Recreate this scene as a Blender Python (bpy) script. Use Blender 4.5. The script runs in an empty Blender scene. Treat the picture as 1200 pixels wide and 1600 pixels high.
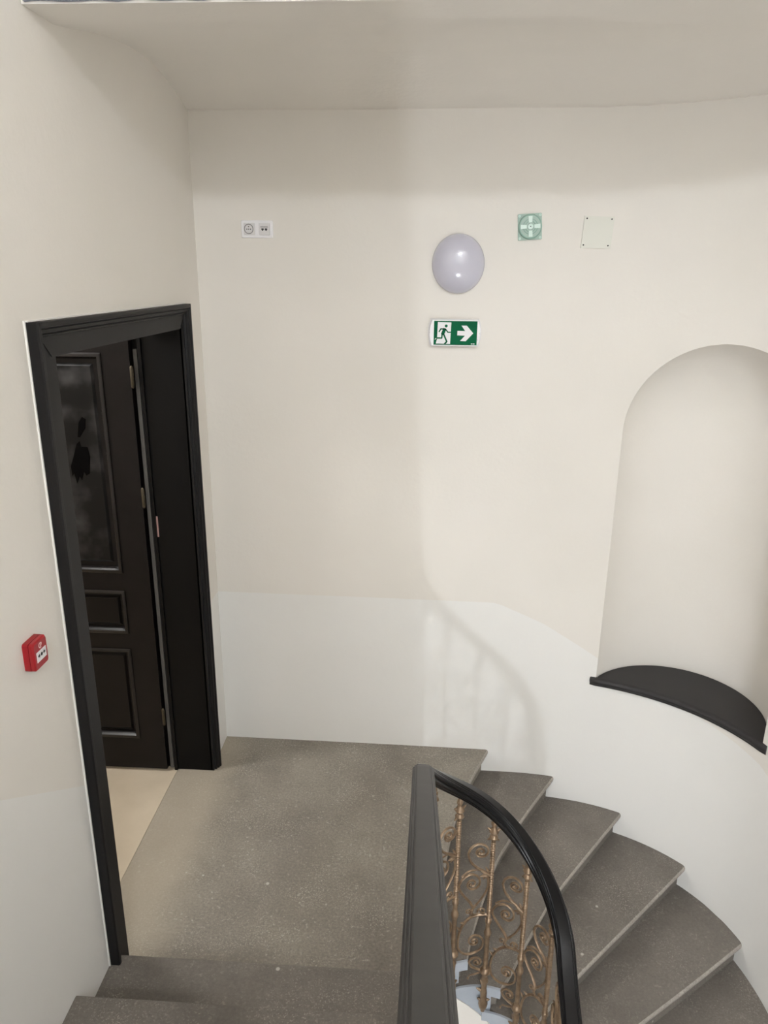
import bpy, bmesh, math, random
from mathutils import Vector, Matrix, noise as mnoise

random.seed(4)
C = bpy.context.scene.collection
sc = bpy.context.scene

# ------------------------------------------------------------------ camera
def make_camera():
    f, pitch, yaw, roll = 1165.2, 0.30930, -0.05645, 0.00972
    F = Vector((math.sin(yaw) * math.cos(pitch), math.cos(yaw) * math.cos(pitch), -math.sin(pitch)))
    r0 = Vector((math.cos(yaw), -math.sin(yaw), 0))
    u0 = r0.cross(F)
    r = math.cos(roll) * r0 + math.sin(roll) * u0
    u = r.cross(F)
    cam = bpy.data.cameras.new('camera')
    cam.sensor_fit = 'VERTICAL'
    cam.sensor_height = 24.0
    cam.lens = f / 1600 * 24.0
    cam.clip_start = 0.05
    o = bpy.data.objects.new('camera', cam)
    C.objects.link(o)
    m = Matrix((r, u, -F)).transposed().to_4x4()
    m.translation = Vector((0, 0, 2.7))
    o.matrix_world = m
    sc.camera = o
make_camera()

# ------------------------------------------------------------------ world, lights, exposure
w = bpy.data.worlds.new('world')
sc.world = w
w.use_nodes = True
w.node_tree.nodes['Background'].inputs[0].default_value = (0.9, 0.95, 1.0, 1)
w.node_tree.nodes['Background'].inputs[1].default_value = 0.3
sc.view_settings.view_transform = 'Standard'
sc.view_settings.look = 'None'
sc.view_settings.gamma = 1
sc.view_settings.use_curve_mapping = False
sc.view_settings.exposure = 0.0
sc.cycles.max_bounces = 10
sc.cycles.diffuse_bounces = 7

def light(name, kind, loc, energy, color, size, rot=None, size_y=None):
    l = bpy.data.lights.new(name, kind)
    l.energy = energy
    l.color = color
    if kind == 'AREA':
        l.size = size
        if size_y:
            l.shape = 'RECTANGLE'
            l.size_y = size_y
    else:
        l.shadow_soft_size = size
    o = bpy.data.objects.new(name, l)
    o.location = loc
    if rot:
        o.rotation_euler = rot
    C.objects.link(o)
    return o
light('upper_landing_lamp', 'POINT', (0.7, -2.9, 4.66), 276, (0.86, 0.91, 0.975), 0.11)
light('lower_landing_lamp', 'POINT', (0.25, -2.9, 0.42), 222, (0.86, 0.91, 0.975), 0.07)
light('stairwell_fill', 'AREA', (0.1, -3.0, 3.5), 14, (0.82, 0.91, 1.0), 1.4, (math.radians(90), 0, 0), 1.8)  # soft ambient fill added behind the camera, no window modelled here
light('room_lamp', 'POINT', (-2.35, 3.02, 3.0), 84, (0.93, 0.93, 0.92), 0.17)

# ------------------------------------------------------------------ constants
XL, XR = -1.165, 1.755
RISE = 0.148
WCX, WCY = 0.303, 2.23            # centre of the round end of the stair well
R_RAIL, R_STR, R_BAL = 0.282, 0.292, 0.277
HALF = math.pi / 2

# ------------------------------------------------------------------ materials
def new_mat(name):
    m = bpy.data.materials.new(name)
    m.use_nodes = True
    nt = m.node_tree
    return m, nt, nt.nodes['Principled BSDF']

def S(c):                           # sRGB 0-255 to linear
    return tuple(((v / 255) / 12.92 if v / 255 <= 0.04045 else ((v / 255 + 0.055) / 1.055) ** 2.4) for v in c) + (1,)

def plain(name, rgb, rough=0.5, metal=0.0, bump=0.0, bscale=60, var=0.0, vscale=3.0, rgb2=None, coat=0.0):
    m, nt, b = new_mat(name)
    b.inputs['Roughness'].default_value = rough
    b.inputs['Metallic'].default_value = metal
    b.inputs['Coat Weight'].default_value = coat
    tc = nt.nodes.new('ShaderNodeTexCoord')
    if rgb2 is not None:
        n = nt.nodes.new('ShaderNodeTexNoise')
        n.inputs['Scale'].default_value = vscale
        n.inputs['Detail'].default_value = 4
        nt.links.new(tc.outputs['Object'], n.inputs['Vector'])
        r = nt.nodes.new('ShaderNodeValToRGB')
        r.color_ramp.elements[0].position = 0.35
        r.color_ramp.elements[1].position = 0.68
        r.color_ramp.elements[0].color = rgb
        r.color_ramp.elements[1].color = rgb2
        nt.links.new(n.outputs['Fac'], r.inputs['Fac'])
        nt.links.new(r.outputs['Color'], b.inputs['Base Color'])
    else:
        b.inputs['Base Color'].default_value = rgb
    if bump:
        n2 = nt.nodes.new('ShaderNodeTexNoise')
        n2.inputs['Scale'].default_value = bscale
        n2.inputs['Detail'].default_value = 5
        nt.links.new(tc.outputs['Object'], n2.inputs['Vector'])
        bp = nt.nodes.new('ShaderNodeBump')
        bp.inputs['Strength'].default_value = bump
        bp.inputs['Distance'].default_value = 0.01
        nt.links.new(n2.outputs['Fac'], bp.inputs['Height'])
        nt.links.new(bp.outputs['Normal'], b.inputs['Normal'])
    return m

def stone(name, dark, light_, fleck, paler=None, fine=0.5):
    """grey worn stone: cloudy tone, fine grain, pale plaster flecks, optional paler strip along the threshold (x low)"""
    m, nt, b = new_mat(name)
    N, L = nt.nodes, nt.links
    b.inputs['Roughness'].default_value = 0.82
    tc = N.new('ShaderNodeTexCoord')
    def noise(scale, detail=4, rough=0.55):
        n = N.new('ShaderNodeTexNoise')
        n.inputs['Scale'].default_value = scale
        n.inputs['Detail'].default_value = detail
        n.inputs['Roughness'].default_value = rough
        L.new(tc.outputs['Object'], n.inputs['Vector'])
        return n
    def ramp(src, p0, p1, c0=(0, 0, 0, 1), c1=(1, 1, 1, 1)):
        r = N.new('ShaderNodeValToRGB')
        r.color_ramp.elements[0].position, r.color_ramp.elements[1].position = p0, p1
        r.color_ramp.elements[0].color, r.color_ramp.elements[1].color = c0, c1
        L.new(src, r.inputs['Fac'])
        return r
    def mix(fac, a, c, mode='MIX'):
        x = N.new('ShaderNodeMix')
        x.data_type = 'RGBA'
        x.blend_type = mode
        for src, i in ((fac, 0), (a, 6), (c, 7)):
            if hasattr(src, 'is_linked'):
                L.new(src, x.inputs[i])
            else:
                x.inputs[i].default_value = src
        return x.outputs[2]
    base = ramp(noise(2.3, 5, 0.6).outputs['Fac'], 0.3, 0.72, dark, light_).outputs['Color']
    grain = ramp(noise(85, 4, 0.7).outputs['Fac'], 0.34, 0.68, (0.62, 0.61, 0.60, 1), (1.5, 1.47, 1.43, 1)).outputs['Color']
    col = mix(fine, base, grain, 'MULTIPLY')
    # pale worn grit
    grit = N.new('ShaderNodeMath'); grit.operation = 'MULTIPLY'
    L.new(ramp(noise(150, 3, 0.6).outputs['Fac'], 0.56, 0.66).outputs['Color'], grit.inputs[0])
    L.new(ramp(noise(3.6, 4, 0.6).outputs['Fac'], 0.42, 0.66).outputs['Color'], grit.inputs[1])
    g2 = N.new('ShaderNodeMath'); g2.operation = 'MULTIPLY'
    L.new(grit.outputs[0], g2.inputs[0]); g2.inputs[1].default_value = 0.75
    col = mix(g2.outputs[0], col, fleck)
    grit2 = N.new('ShaderNodeMath'); grit2.operation = 'MULTIPLY'
    L.new(ramp(noise(62, 2, 0.5).outputs['Fac'], 0.60, 0.68).outputs['Color'], grit2.inputs[0])
    L.new(ramp(noise(9, 3, 0.6).outputs['Fac'], 0.40, 0.62).outputs['Color'], grit2.inputs[1])
    g3 = N.new('ShaderNodeMath'); g3.operation = 'MULTIPLY'
    L.new(grit2.outputs[0], g3.inputs[0]); g3.inputs[1].default_value = 0.9 * fine
    col = mix(g3.outputs[0], col, fleck)
    # plaster drops
    v = N.new('ShaderNodeTexVoronoi')
    v.inputs['Scale'].default_value = 7.5
    L.new(tc.outputs['Object'], v.inputs['Vector'])
    drop = ramp(v.outputs['Distance'], 0.045, 0.07, (1, 1, 1, 1), (0, 0, 0, 1))
    pick = ramp(v.outputs['Color'], 0.50, 0.54)
    dm = N.new('ShaderNodeMath'); dm.operation = 'MULTIPLY'
    L.new(drop.outputs['Color'], dm.inputs[0]); L.new(pick.outputs['Color'], dm.inputs[1])
    dm2 = N.new('ShaderNodeMath'); dm2.operation = 'MULTIPLY'
    L.new(dm.outputs[0], dm2.inputs[0]); dm2.inputs[1].default_value = 0.6
    col = mix(dm2.outputs[0], col, (0.62, 0.59, 0.53, 1))
    # dark scuffs
    sc_ = ramp(noise(11, 6, 0.7).outputs['Fac'], 0.68, 0.76)
    sm = N.new('ShaderNodeMath'); sm.operation = 'MULTIPLY'
    L.new(sc_.outputs['Color'], sm.inputs[0]); sm.inputs[1].default_value = 0.35
    col = mix(sm.outputs[0], col, (0.075, 0.07, 0.062, 1))
    if paler:  # warm, paler tone fading in towards the threshold
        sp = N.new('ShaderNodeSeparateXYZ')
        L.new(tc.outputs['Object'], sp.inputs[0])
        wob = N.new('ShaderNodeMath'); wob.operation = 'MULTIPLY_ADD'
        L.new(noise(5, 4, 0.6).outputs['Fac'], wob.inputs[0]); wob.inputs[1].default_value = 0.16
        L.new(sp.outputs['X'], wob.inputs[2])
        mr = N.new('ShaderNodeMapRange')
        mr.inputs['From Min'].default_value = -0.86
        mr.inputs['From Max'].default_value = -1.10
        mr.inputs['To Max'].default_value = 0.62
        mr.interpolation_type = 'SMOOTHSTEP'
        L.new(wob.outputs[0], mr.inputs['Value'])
        col = mix(mr.outputs['Result'], col, paler)
    L.new(col, b.inputs['Base Color'])
    bp = N.new('ShaderNodeBump')
    bp.inputs['Strength'].default_value = 0.2
    bp.inputs['Distance'].default_value = 0.004
    L.new(noise(70, 7, 0.7).outputs['Fac'], bp.inputs['Height'])
    L.new(bp.outputs['Normal'], b.inputs['Normal'])
    return m

M = {}
M['cream'] = plain('cream_wall_paint', S((229, 225, 218)), 0.85, bump=0.10, bscale=45, rgb2=S((232, 228, 222)), vscale=1.3)
M['white'] = plain('white_dado_paint', S((232, 231, 228)), 0.75, bump=0.08, bscale=30, rgb2=S((235, 234, 231)), vscale=1.6)
M['soffit'] = plain('soffit_paint', S((236, 232, 226)), 0.85, bump=0.12, bscale=40)
M['blue'] = plain('light_blue_string_paint', S((164, 171, 180)), 0.6, rgb2=S((174, 181, 190)), vscale=9)
M['blue_grey'] = plain('grey_blue_paint', S((132, 142, 158)), 0.6, rgb2=S((150, 158, 172)), vscale=12)
M['landing'] = stone('landing_stone', S((116, 110, 102)), S((141, 135, 126)), S((200, 195, 183)), paler=S((170, 160, 144)), fine=0.45)
M['tread'] = stone('tread_stone', S((98, 93, 87)), S((120, 114, 107)), S((172, 166, 156)), fine=0.28)
M['nosing'] = stone('worn_nosing_stone', S((148, 142, 134)), S((164, 158, 150)), S((190, 185, 176)), fine=0.5)
M['beige'] = plain('beige_room_screed', S((184, 171, 151)), 0.7, rgb2=S((195, 182, 162)), vscale=4, bump=0.05)
M['black'] = plain('black_gloss_paint', S((11, 10, 10)), 0.4)
M['black'].node_tree.nodes['Principled BSDF'].inputs['Specular IOR Level'].default_value = 0.16
M['casing'] = plain('black_casing_paint', S((25, 24, 24)), 0.5)
M['casing'].node_tree.nodes['Principled BSDF'].inputs['Specular IOR Level'].default_value = 0.2
M['rail'] = plain('black_handrail_paint', S((43, 41, 41)), 0.5, rgb2=S((51, 49, 48)), vscale=14)
M['rail_gloss'] = plain('black_curved_rail_paint', S((14, 13, 14)), 0.36)
M['rail_gloss'].node_tree.nodes['Principled BSDF'].inputs['Specular IOR Level'].default_value = 0.24
M['sill'] = plain('black_sill_paint', S((38, 36, 37)), 0.6, bump=0.03, bscale=14)
for k_ in ('rail_gloss',):
    M[k_].node_tree.nodes['Principled BSDF'].inputs['Roughness'].default_value = 0.34
M['grey_strip'] = plain('grey_rebate', S((84, 82, 80)), 0.6)
M['brass'] = plain('aged_brass', S((74, 66, 52)), 0.5, metal=0.6)
M['bronze'] = plain('gold_bronze_paint', S((124, 103, 82)), 0.36, metal=0.5, rgb2=S((152, 130, 106)), vscale=40)
M['plastic'] = plain('white_plastic', S((240, 239, 242)), 0.35)
M['plastic_grey'] = plain('light_grey_plastic', S((220, 218, 219)), 0.4)
M['dark'] = plain('black_plastic', S((24, 24, 26)), 0.5)
M['dome'] = plain('opal_dome', S((196, 195, 208)), 0.16, coat=0.5)
M['wiped'] = plain('matt_wiped_black', S((13, 12, 12)), 0.95)
M['wiped'].node_tree.nodes['Principled BSDF'].inputs['Specular IOR Level'].default_value = 0.0
M['green'] = plain('exit_green', S((0, 92, 58)), 0.6)
M['green'].node_tree.nodes['Principled BSDF'].inputs['Specular IOR Level'].default_value = 0.12
M['grey_mid'] = plain('grey_recess', S((150, 148, 148)), 0.5)
M['sign_white'] = plain('sign_white', S((236, 235, 238)), 0.5)
M['red'] = plain('red_plastic', S((152, 14, 26)), 0.4)
M['red_light'] = plain('pale_mark', S((238, 205, 205)), 0.5)
M['pink'] = plain('pinkish_label', S((176, 140, 136)), 0.5)
M['plate'] = plain('painted_cover_plate', S((224, 224, 215)), 0.6)
M['caulk'] = plain('white_caulk', S((240, 238, 234)), 0.7)

def mint_plastic():
    m, nt, b = new_mat('clear_mint_plastic')
    b.inputs['Base Color'].default_value = S((206, 232, 220))
    b.inputs['Roughness'].default_value = 0.2
    b.inputs['Transmission Weight'].default_value = 0.35
    b.inputs['IOR'].default_value = 1.3
    return m
M['mint'] = mint_plastic()
M['mint_dark'] = plain('dark_mint_ring', S((128, 166, 150)), 0.4)  # darker mint for the siren's rim and rings
M['mint_light'] = plain('pale_mint_plastic', S((216, 236, 227)), 0.25)

def door_panel_mat():
    """near black paint with cloudy grey mottling"""
    m, nt, b = new_mat('cloudy_black_door_paint')
    N, L = nt.nodes, nt.links
    tc = N.new('ShaderNodeTexCoord')
    n = N.new('ShaderNodeTexNoise'); n.inputs['Scale'].default_value = 6.5; n.inputs['Detail'].default_value = 3
    L.new(tc.outputs['Object'], n.inputs['Vector'])
    r = N.new('ShaderNodeValToRGB')
    r.color_ramp.elements[0].position, r.color_ramp.elements[1].position = 0.48, 0.78
    r.color_ramp.elements[0].color, r.color_ramp.elements[1].color = S((12, 11, 11)), S((62, 61, 62))
    L.new(n.outputs['Fac'], r.inputs['Fac'])
    L.new(r.outputs['Color'], b.inputs['Base Color'])
    b.inputs['Roughness'].default_value = 0.36
    return m
M['door'] = door_panel_mat()
M['door_mould'] = plain('glossy_black_moulding_paint', S((22, 19, 19)), 0.24)
M['door_plain'] = plain('black_door_paint', S((12, 9, 9)), 0.3, rgb2=S((19, 15, 15)), vscale=8)
for k_ in ('door', 'door_plain'):
    M[k_].node_tree.nodes['Principled BSDF'].inputs['Specular IOR Level'].default_value = 0.25

# ------------------------------------------------------------------ helpers
def wloc(p):
    v = Vector((0, 0, 0))
    while p is not None:
        v += p.location
        p = p.parent
    return v

def obj(name, bm, mats, parent=None, smooth=None, kind=None, label=None):
    """link a bmesh (world coordinates) as one mesh object under parent"""
    me = bpy.data.meshes.new(name)
    off = wloc(parent)
    bmesh.ops.recalc_face_normals(bm, faces=bm.faces)
    bm.to_mesh(me)
    bm.free()
    if off.length:
        me.transform(Matrix.Translation(-off))
    for m in (mats if isinstance(mats, (list, tuple)) else [mats]):
        me.materials.append(m)
    if smooth:
        me.shade_smooth()
        me.set_sharp_from_angle(angle=math.radians(smooth))
    o = bpy.data.objects.new(name, me)
    C.objects.link(o)
    o.parent = parent
    if kind:
        o['kind'] = kind
    if label:
        o['label'] = label
    return o

def thing(name, label, cat, loc):
    o = bpy.data.objects.new(name, None)
    o.empty_display_size = 0.1
    C.objects.link(o)
    o.location = loc
    o['label'] = label
    o['category'] = cat
    return o

def box(bm, x0, x1, y0, y1, z0, z1, mi=0, bev=0.0):
    vs = [bm.verts.new((x, y, z)) for x in (x0, x1) for y in (y0, y1) for z in (z0, z1)]
    fs = []
    for q in ((0, 1, 3, 2), (4, 6, 7, 5), (0, 4, 5, 1), (2, 3, 7, 6), (0, 2, 6, 4), (1, 5, 7, 3)):
        f = bm.faces.new([vs[i] for i in q])
        f.material_index = mi
        fs.append(f)
    if bev:
        es = list({e for f in fs for e in f.edges})
        bmesh.ops.bevel(bm, geom=es, offset=bev, segments=2, affect='EDGES', profile=0.6)

def prism(bm, pts, axis, a0, a1, mi=0):
    """extrude a 2-D outline along an axis: 'x' -> pts are (y,z); 'y' -> (x,z); 'z' -> (x,y)"""
    def P(p, a):
        return {'x': (a, p[0], p[1]), 'y': (p[0], a, p[1]), 'z': (p[0], p[1], a)}[axis]
    A = [bm.verts.new(P(p, a0)) for p in pts]
    B = [bm.verts.new(P(p, a1)) for p in pts]
    n = len(pts)
    fs = [bm.faces.new(A), bm.faces.new(B[::-1])]
    for i in range(n):
        fs.append(bm.faces.new((A[i], A[(i + 1) % n], B[(i + 1) % n], B[i])))
    for f in fs:
        f.material_index = mi

def loft(bm, rings, closed=True, caps=True, mi=0, mis=None):
    R = [[bm.verts.new(p) for p in r] for r in rings]
    n = len(R[0])
    for a, b in zip(R, R[1:]):
        for i in range(n if closed else n - 1):
            f = bm.faces.new((a[i], a[(i + 1) % n], b[(i + 1) % n], b[i]))
            f.material_index = mis[i] if mis else mi
    if caps and closed:
        for r in (R[0], R[-1]):
            f = bm.faces.new(r)
            f.material_index = mi

def tube(bm, pts, rad, seg=6):
    """sweep a round section along points; rad is a number or one radius per point"""
    pts = [Vector(p) for p in pts]
    n = len(pts)
    rads = rad if isinstance(rad, (list, tuple)) else [rad] * n
    up = None
    rings = []
    for i, p in enumerate(pts):
        t = (pts[min(i + 1, n - 1)] - pts[max(i - 1, 0)]).normalized()
        if up is None:
            up = t.orthogonal().normalized()
        up = (up - t * up.dot(t)).normalized()
        s = t.cross(up)
        rings.append([p + (up * math.cos(2 * math.pi * k / seg) + s * math.sin(2 * math.pi * k / seg)) * rads[i] for k in range(seg)])
    loft(bm, rings)

def lathe(bm, prof, centre, axis='z', seg=24, mi=0):
    """revolve (radius, height) pairs about an axis through centre"""
    c = Vector(centre)
    rings = []
    for r, h in prof:
        ring = []
        for k in range(seg):
            a = 2 * math.pi * k / seg
            x, y = r * math.cos(a), r * math.sin(a)
            ring.append(c + {'z': Vector((x, y, h)), 'y': Vector((x, -h, y)), 'x': Vector((h, x, y))}[axis])
        rings.append(ring)
    loft(bm, rings, mi=mi, caps=prof[0] != prof[-1])

def catmull(pts, n=8):
    P = [Vector(p) for p in pts]
    out = []
    for i in range(len(P) - 1):
        p0, p1, p2, p3 = P[max(i - 1, 0)], P[i], P[i + 1], P[min(i + 2, len(P) - 1)]
        for k in range(n):
            t = k / n
            out.append(0.5 * ((2 * p1) + (p2 - p0) * t + (2 * p0 - 5 * p1 + 4 * p2 - p3) * t * t + (3 * p1 - p0 - 3 * p2 + p3) * t ** 3))
    out.append(P[-1])
    return out

def resample(P, n):
    L = [0]
    for a, b in zip(P, P[1:]):
        L.append(L[-1] + (b - a).length)
    out, j = [], 0
    for i in range(n):
        d = L[-1] * i / (n - 1)
        while j < len(L) - 2 and L[j + 1] < d:
            j += 1
        t = (d - L[j]) / max(1e-9, L[j + 1] - L[j])
        out.append(P[j].lerp(P[j + 1], min(1, t)))
    return out

def interp(x, kn):
    if x <= kn[0][0]:
        (x0, y0), (x1, y1) = kn[0], kn[1]
        return kn[0][1]
    for (x0, y0), (x1, y1) in zip(kn, kn[1:]):
        if x <= x1:
            return y0 + (y1 - y0) * (x - x0) / (x1 - x0)
    return kn[-1][1]

# path round the stair well, measured from the middle of its round far end (left is negative)
def well(a, R, off=0.0):
    """plan point at arc position a on the U of radius R (+off outward), and the unit outward normal"""
    h = HALF * R
    if a < -h:
        return Vector((WCX - R - off, WCY - (-a - h), 0)), Vector((-1, 0, 0))
    if a > h:
        return Vector((WCX + R + off, WCY - (a - h), 0)), Vector((1, 0, 0))
    t = a / R
    nrm = Vector((math.sin(t), math.cos(t), 0))
    return Vector((WCX, WCY, 0)) + nrm * (R + off), nrm

# ------------------------------------------------------------------ walls
WALL = catmull([Vector((x, y, 0)) for x, y in ((-1.165, 3.86), (-0.7, 3.855), (-0.2, 3.85), (0.4, 3.84), (0.62, 3.835), (0.8, 3.815), (1.0, 3.775), (1.195, 3.70), (1.37, 3.595), (1.513, 3.465), (1.63, 3.3), (1.705, 3.11), (1.745, 2.9), (1.755, 2.65), (1.755, 2.2))], 8)
SPLIT = 24                                                   # where the straight back wall becomes the curved one
ARC = [0.0]
for a, b in zip(WALL, WALL[1:]):
    ARC.append(ARC[-1] + (b - a).length)
DADO = [(0, 0.962), (1.58, 0.957), (1.85, 0.842), (2.04, 0.735), (2.18, 0.655), (2.65, 0.50), (2.97, 0.445), (3.09, 0.425), (3.3, 0.33), (4.0, -0.02), (9, -2.5)]

def curved_wall(bm, i0, i1, extra=(), zb=-2.2, zt=6.0, thick=0.75):
    pts = [(WALL[i], ARC[i]) for i in range(i0, i1 + 1)] + list(extra)
    P = [p for p, _ in pts]
    rings = []
    for k, (p, s) in enumerate(pts):
        t = (P[min(k + 1, len(P) - 1)] - P[max(k - 1, 0)]).normalized()
        n = Vector((-t.y, t.x, 0))                           # outward
        d = interp(s, DADO)
        q = p + n * thick
        rings.append([(p.x, p.y, zb), (p.x, p.y, d), (p.x, p.y, zt), (q.x, q.y, zt), (q.x, q.y, zb)])
    R = [[bm.verts.new(v) for v in r] for r in rings]
    for a, b in zip(R, R[1:]):
        for j in range(5):
            f = bm.faces.new((a[j], a[(j + 1) % 5], b[(j + 1) % 5], b[j]))
            f.material_index = 1 if j == 0 else 0
    bm.faces.new(R[0])
    bm.faces.new(R[-1])

bm = bmesh.new()
curved_wall(bm, 0, SPLIT)
obj('wall_back', bm, [M['cream'], M['white']], smooth=30, kind='structure')

NM, NR, NSPR, NTOP, NSILL = Vector((1.335, 3.50, 0)), 0.443, 1.95, 0.467, 0.548
bm = bmesh.new()
ext = [(Vector((1.755, y, 0)), ARC[-1] + (2.2 - y)) for y in (1.5, 0.5, -1.0, -3.1)]
curved_wall(bm, SPLIT, len(WALL) - 1, ext)
wr = obj('wall_right', bm, [M['cream'], M['white']], kind='structure')
bm = bmesh.new()
prof = [(0.0001, 0.52), (NR, 0.52)] + [(NR, 0.52 + (NSPR - 0.52) * i / 6) for i in range(1, 7)]
prof += [(NR * math.cos(a), NSPR + NTOP * math.sin(a)) for a in [i * HALF / 20 for i in range(1, 20)]] + [(0.0001, NSPR + NTOP)]
lathe(bm, prof, (NM.x, NM.y, 0), seg=96)
cut = obj('niche_cutter', bm, M['cream'])
md = wr.modifiers.new('niche', 'BOOLEAN')
md.operation = 'DIFFERENCE'
md.solver = 'EXACT'
md.object = cut
dg = bpy.context.evaluated_depsgraph_get()
me = bpy.data.meshes.new_from_object(wr.evaluated_get(dg))
wr.modifiers.clear()
wr.data = me
me.shade_smooth()
me.set_sharp_from_angle(angle=math.radians(28))
bpy.data.objects.remove(cut)

# left wall with the doorway
DY0, DY1, DZ = 2.28, 3.53, 2.448
def left_dado(y):
    return 0.962 if y > 2.16 else 0.962 + (2.16 - y) * 0.667
bm = bmesh.new()
X0 = -1.36
for ya, yb in ((-3.1, 2.16), (2.16, DY0 - 0.02), (DY1 + 0.02, 3.87)):
    za, zb_ = left_dado(ya), left_dado(yb)
    prism(bm, [(ya, -2.2), (yb, -2.2), (yb, zb_), (ya, za)], 'x', X0, XL, 1)
    prism(bm, [(ya, za), (yb, zb_), (yb, 6.0), (ya, 6.0)], 'x', X0, XL, 0)
prism(bm, [(DY0 - 0.02, DZ + 0.02), (DY1 + 0.02, DZ + 0.02), (DY1 + 0.02, 6.0), (DY0 - 0.02, 6.0)], 'x', X0, XL, 0)
obj('wall_left', bm, [M['cream'], M['white']], kind='structure')

bm = bmesh.new()
box(bm, X0, XR + 0.7, -3.3, -3.1, -2.2, 6.0)
obj('wall_front', bm, M['cream'], kind='structure')
bm = bmesh.new()
box(bm, X0, XR + 0.7, -3.3, 4.6, 6.0, 6.1)
obj('ceiling', bm, M['soffit'], kind='structure')

# vaulted soffit of the landing above
VAULT = [(0, 3.425), (0.10, 3.455), (0.21, 3.482), (0.34, 3.506), (0.51, 3.521), (0.69, 3.514), (0.87, 3.495), (1.07, 3.461), (1.22, 3.429), (1.32, 3.412), (1.6, 3.41)]
EDGE_Y = 2.36
def wall_dist(x, y):
    p = Vector((x, y, 0))
    d = min((p - (u + (v - u) * max(0, min(1, (p - u).dot(v - u) / (v - u).length_squared)))).length for u, v in zip(WALL[::2], WALL[2::2]))
    inside = y < 3.86 and x < 1.755
    return d if inside else 0.0
bm = bmesh.new()
nx, ny = 90, 50
G = [[None] * (ny + 1) for _ in range(nx + 1)]
for i in range(nx + 1):
    for j in range(ny + 1):
        x = XL - 0.02 + (1.79 - XL) * i / nx
        y = EDGE_Y + (3.88 - EDGE_Y) * j / ny
        G[i][j] = bm.verts.new((x, y, interp(wall_dist(x, y), VAULT)))
T = [[bm.verts.new((G[i][j].co.x, G[i][j].co.y, 3.62)) for j in (0, ny)] for i in (0, nx)]
for i in range(nx):
    for j in range(ny):
        bm.faces.new((G[i][j], G[i + 1][j], G[i + 1][j + 1], G[i][j + 1]))
bm.faces.new([G[i][0] for i in range(nx + 1)] + [T[1][0], T[0][0]])
bm.faces.new([G[i][ny] for i in range(nx + 1)] + [T[1][1], T[0][1]])
bm.faces.new([G[0][j] for j in range(ny + 1)] + [T[0][1], T[0][0]])
bm.faces.new([G[nx][j] for j in range(ny + 1)] + [T[1][1], T[1][0]])
bm.faces.new((T[0][0], T[1][0], T[1][1], T[0][1]))
obj('ceiling_soffit', bm, M['soffit'], smooth=35, kind='structure')
bm = bmesh.new()
lower = [(XL + 0.01 + (XR - 0.01 - XL - 0.01) * i / 120) for i in range(121)]
prism(bm, [(x, 3.416 + 0.006 * mnoise.noise(Vector((x * 14, 0.3, 0)))) for x in lower] + [(lower[-1], 3.62), (lower[0], 3.62)], 'y', EDGE_Y - 0.012, EDGE_Y)
obj('trim_1', bm, M['blue_grey'], kind='structure')

# ------------------------------------------------------------------ stairs: nosing curves of the winding flight going down
def P(a):
    q, _ = well(a, R_STR, 0.008)
    return (q.x, q.y)
A_END = [-0.21, -0.06, 0.09, 0.24, 0.39, 0.55, 0.80, 1.097, 1.394, 1.691, 1.988, 2.285]
CURVES = [
    [P(-0.21), (0.135, 2.8), (0.19, 3.15), (0.283, 3.498), (0.424, 3.852)],
    [P(-0.06), (0.262, 2.62), (0.298, 2.747), (0.416, 3.1), (0.481, 3.234), (0.592, 3.446), (0.822, 3.826)],
    [P(0.09), (0.46, 2.62), (0.541, 2.773), (0.623, 2.911), (0.743, 3.099), (1.205, 3.708)],
    [P(0.24), (0.62, 2.56), (0.782, 2.733), (1.15, 3.1), (1.53, 3.483)],
    [P(0.39), (0.78, 2.43), (1.059, 2.63), (1.4, 2.878), (1.725, 3.122)],
    [P(0.55), (0.9, 2.28), (1.3, 2.5), (1.775, 2.74)],
    [P(0.80), (1.2, 2.10), (1.775, 2.36)],
    [P(1.097), (1.2, 1.74), (1.775, 1.95)],
    [P(1.394), (1.2, 1.40), (1.775, 1.53)],
]
for a in A_END[9:]:
    y = P(a)[1]
    CURVES.append([(P(a)[0], y), (1.2, y), (1.775, y)])
NS = 30
NOSE = [resample(catmull([Vector((x, y, 0)) for x, y in c], 8), NS) for c in CURVES]
NMI = [0, 0, 1, 1, 1, 1, 1, 0, 0, 0, 0, 0, 0, 0]
PROF = [(-0.016, 0), (-0.006, -0.003), (-0.001, -0.011), (0, -0.022), (-0.003, -0.034), (-0.010, -0.041), (-0.020, -0.045), (-0.030, -0.056), (-0.034, -0.075), (-0.034, -RISE - 0.01)]

def trimmed(curve, d):
    """the same curve starting d further from the well"""
    out = list(curve)
    while len(out) > 2 and (out[1] - curve[0]).length < d:
        out.pop(0)
    out[0] = curve[0] + (out[1] - curve[0]).normalized() * d
    return resample(out, len(curve))

def nose_rings(curve, z, back, depth, prof=None):
    """one ring per station: top back edge, moulded nosing, riser, underside"""
    prof = prof or PROF
    rings = []
    n = len(curve)
    for i, p in enumerate(curve):
        t = (curve[min(i + 1, n - 1)] - curve[max(i - 1, 0)]).normalized()
        o = Vector((t.y, -t.x, 0))                           # down-stairs side
        q = back[i]
        r = [(q.x, q.y, z)]
        for d, h in prof:
            v = p + o * d
            r.append((v.x, v.y, z + h))
        v = p + o * prof[-1][0]
        r.append((v.x, v.y, z - depth))
        r.append((q.x, q.y, z - depth))
        rings.append(r)
    return rings

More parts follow.
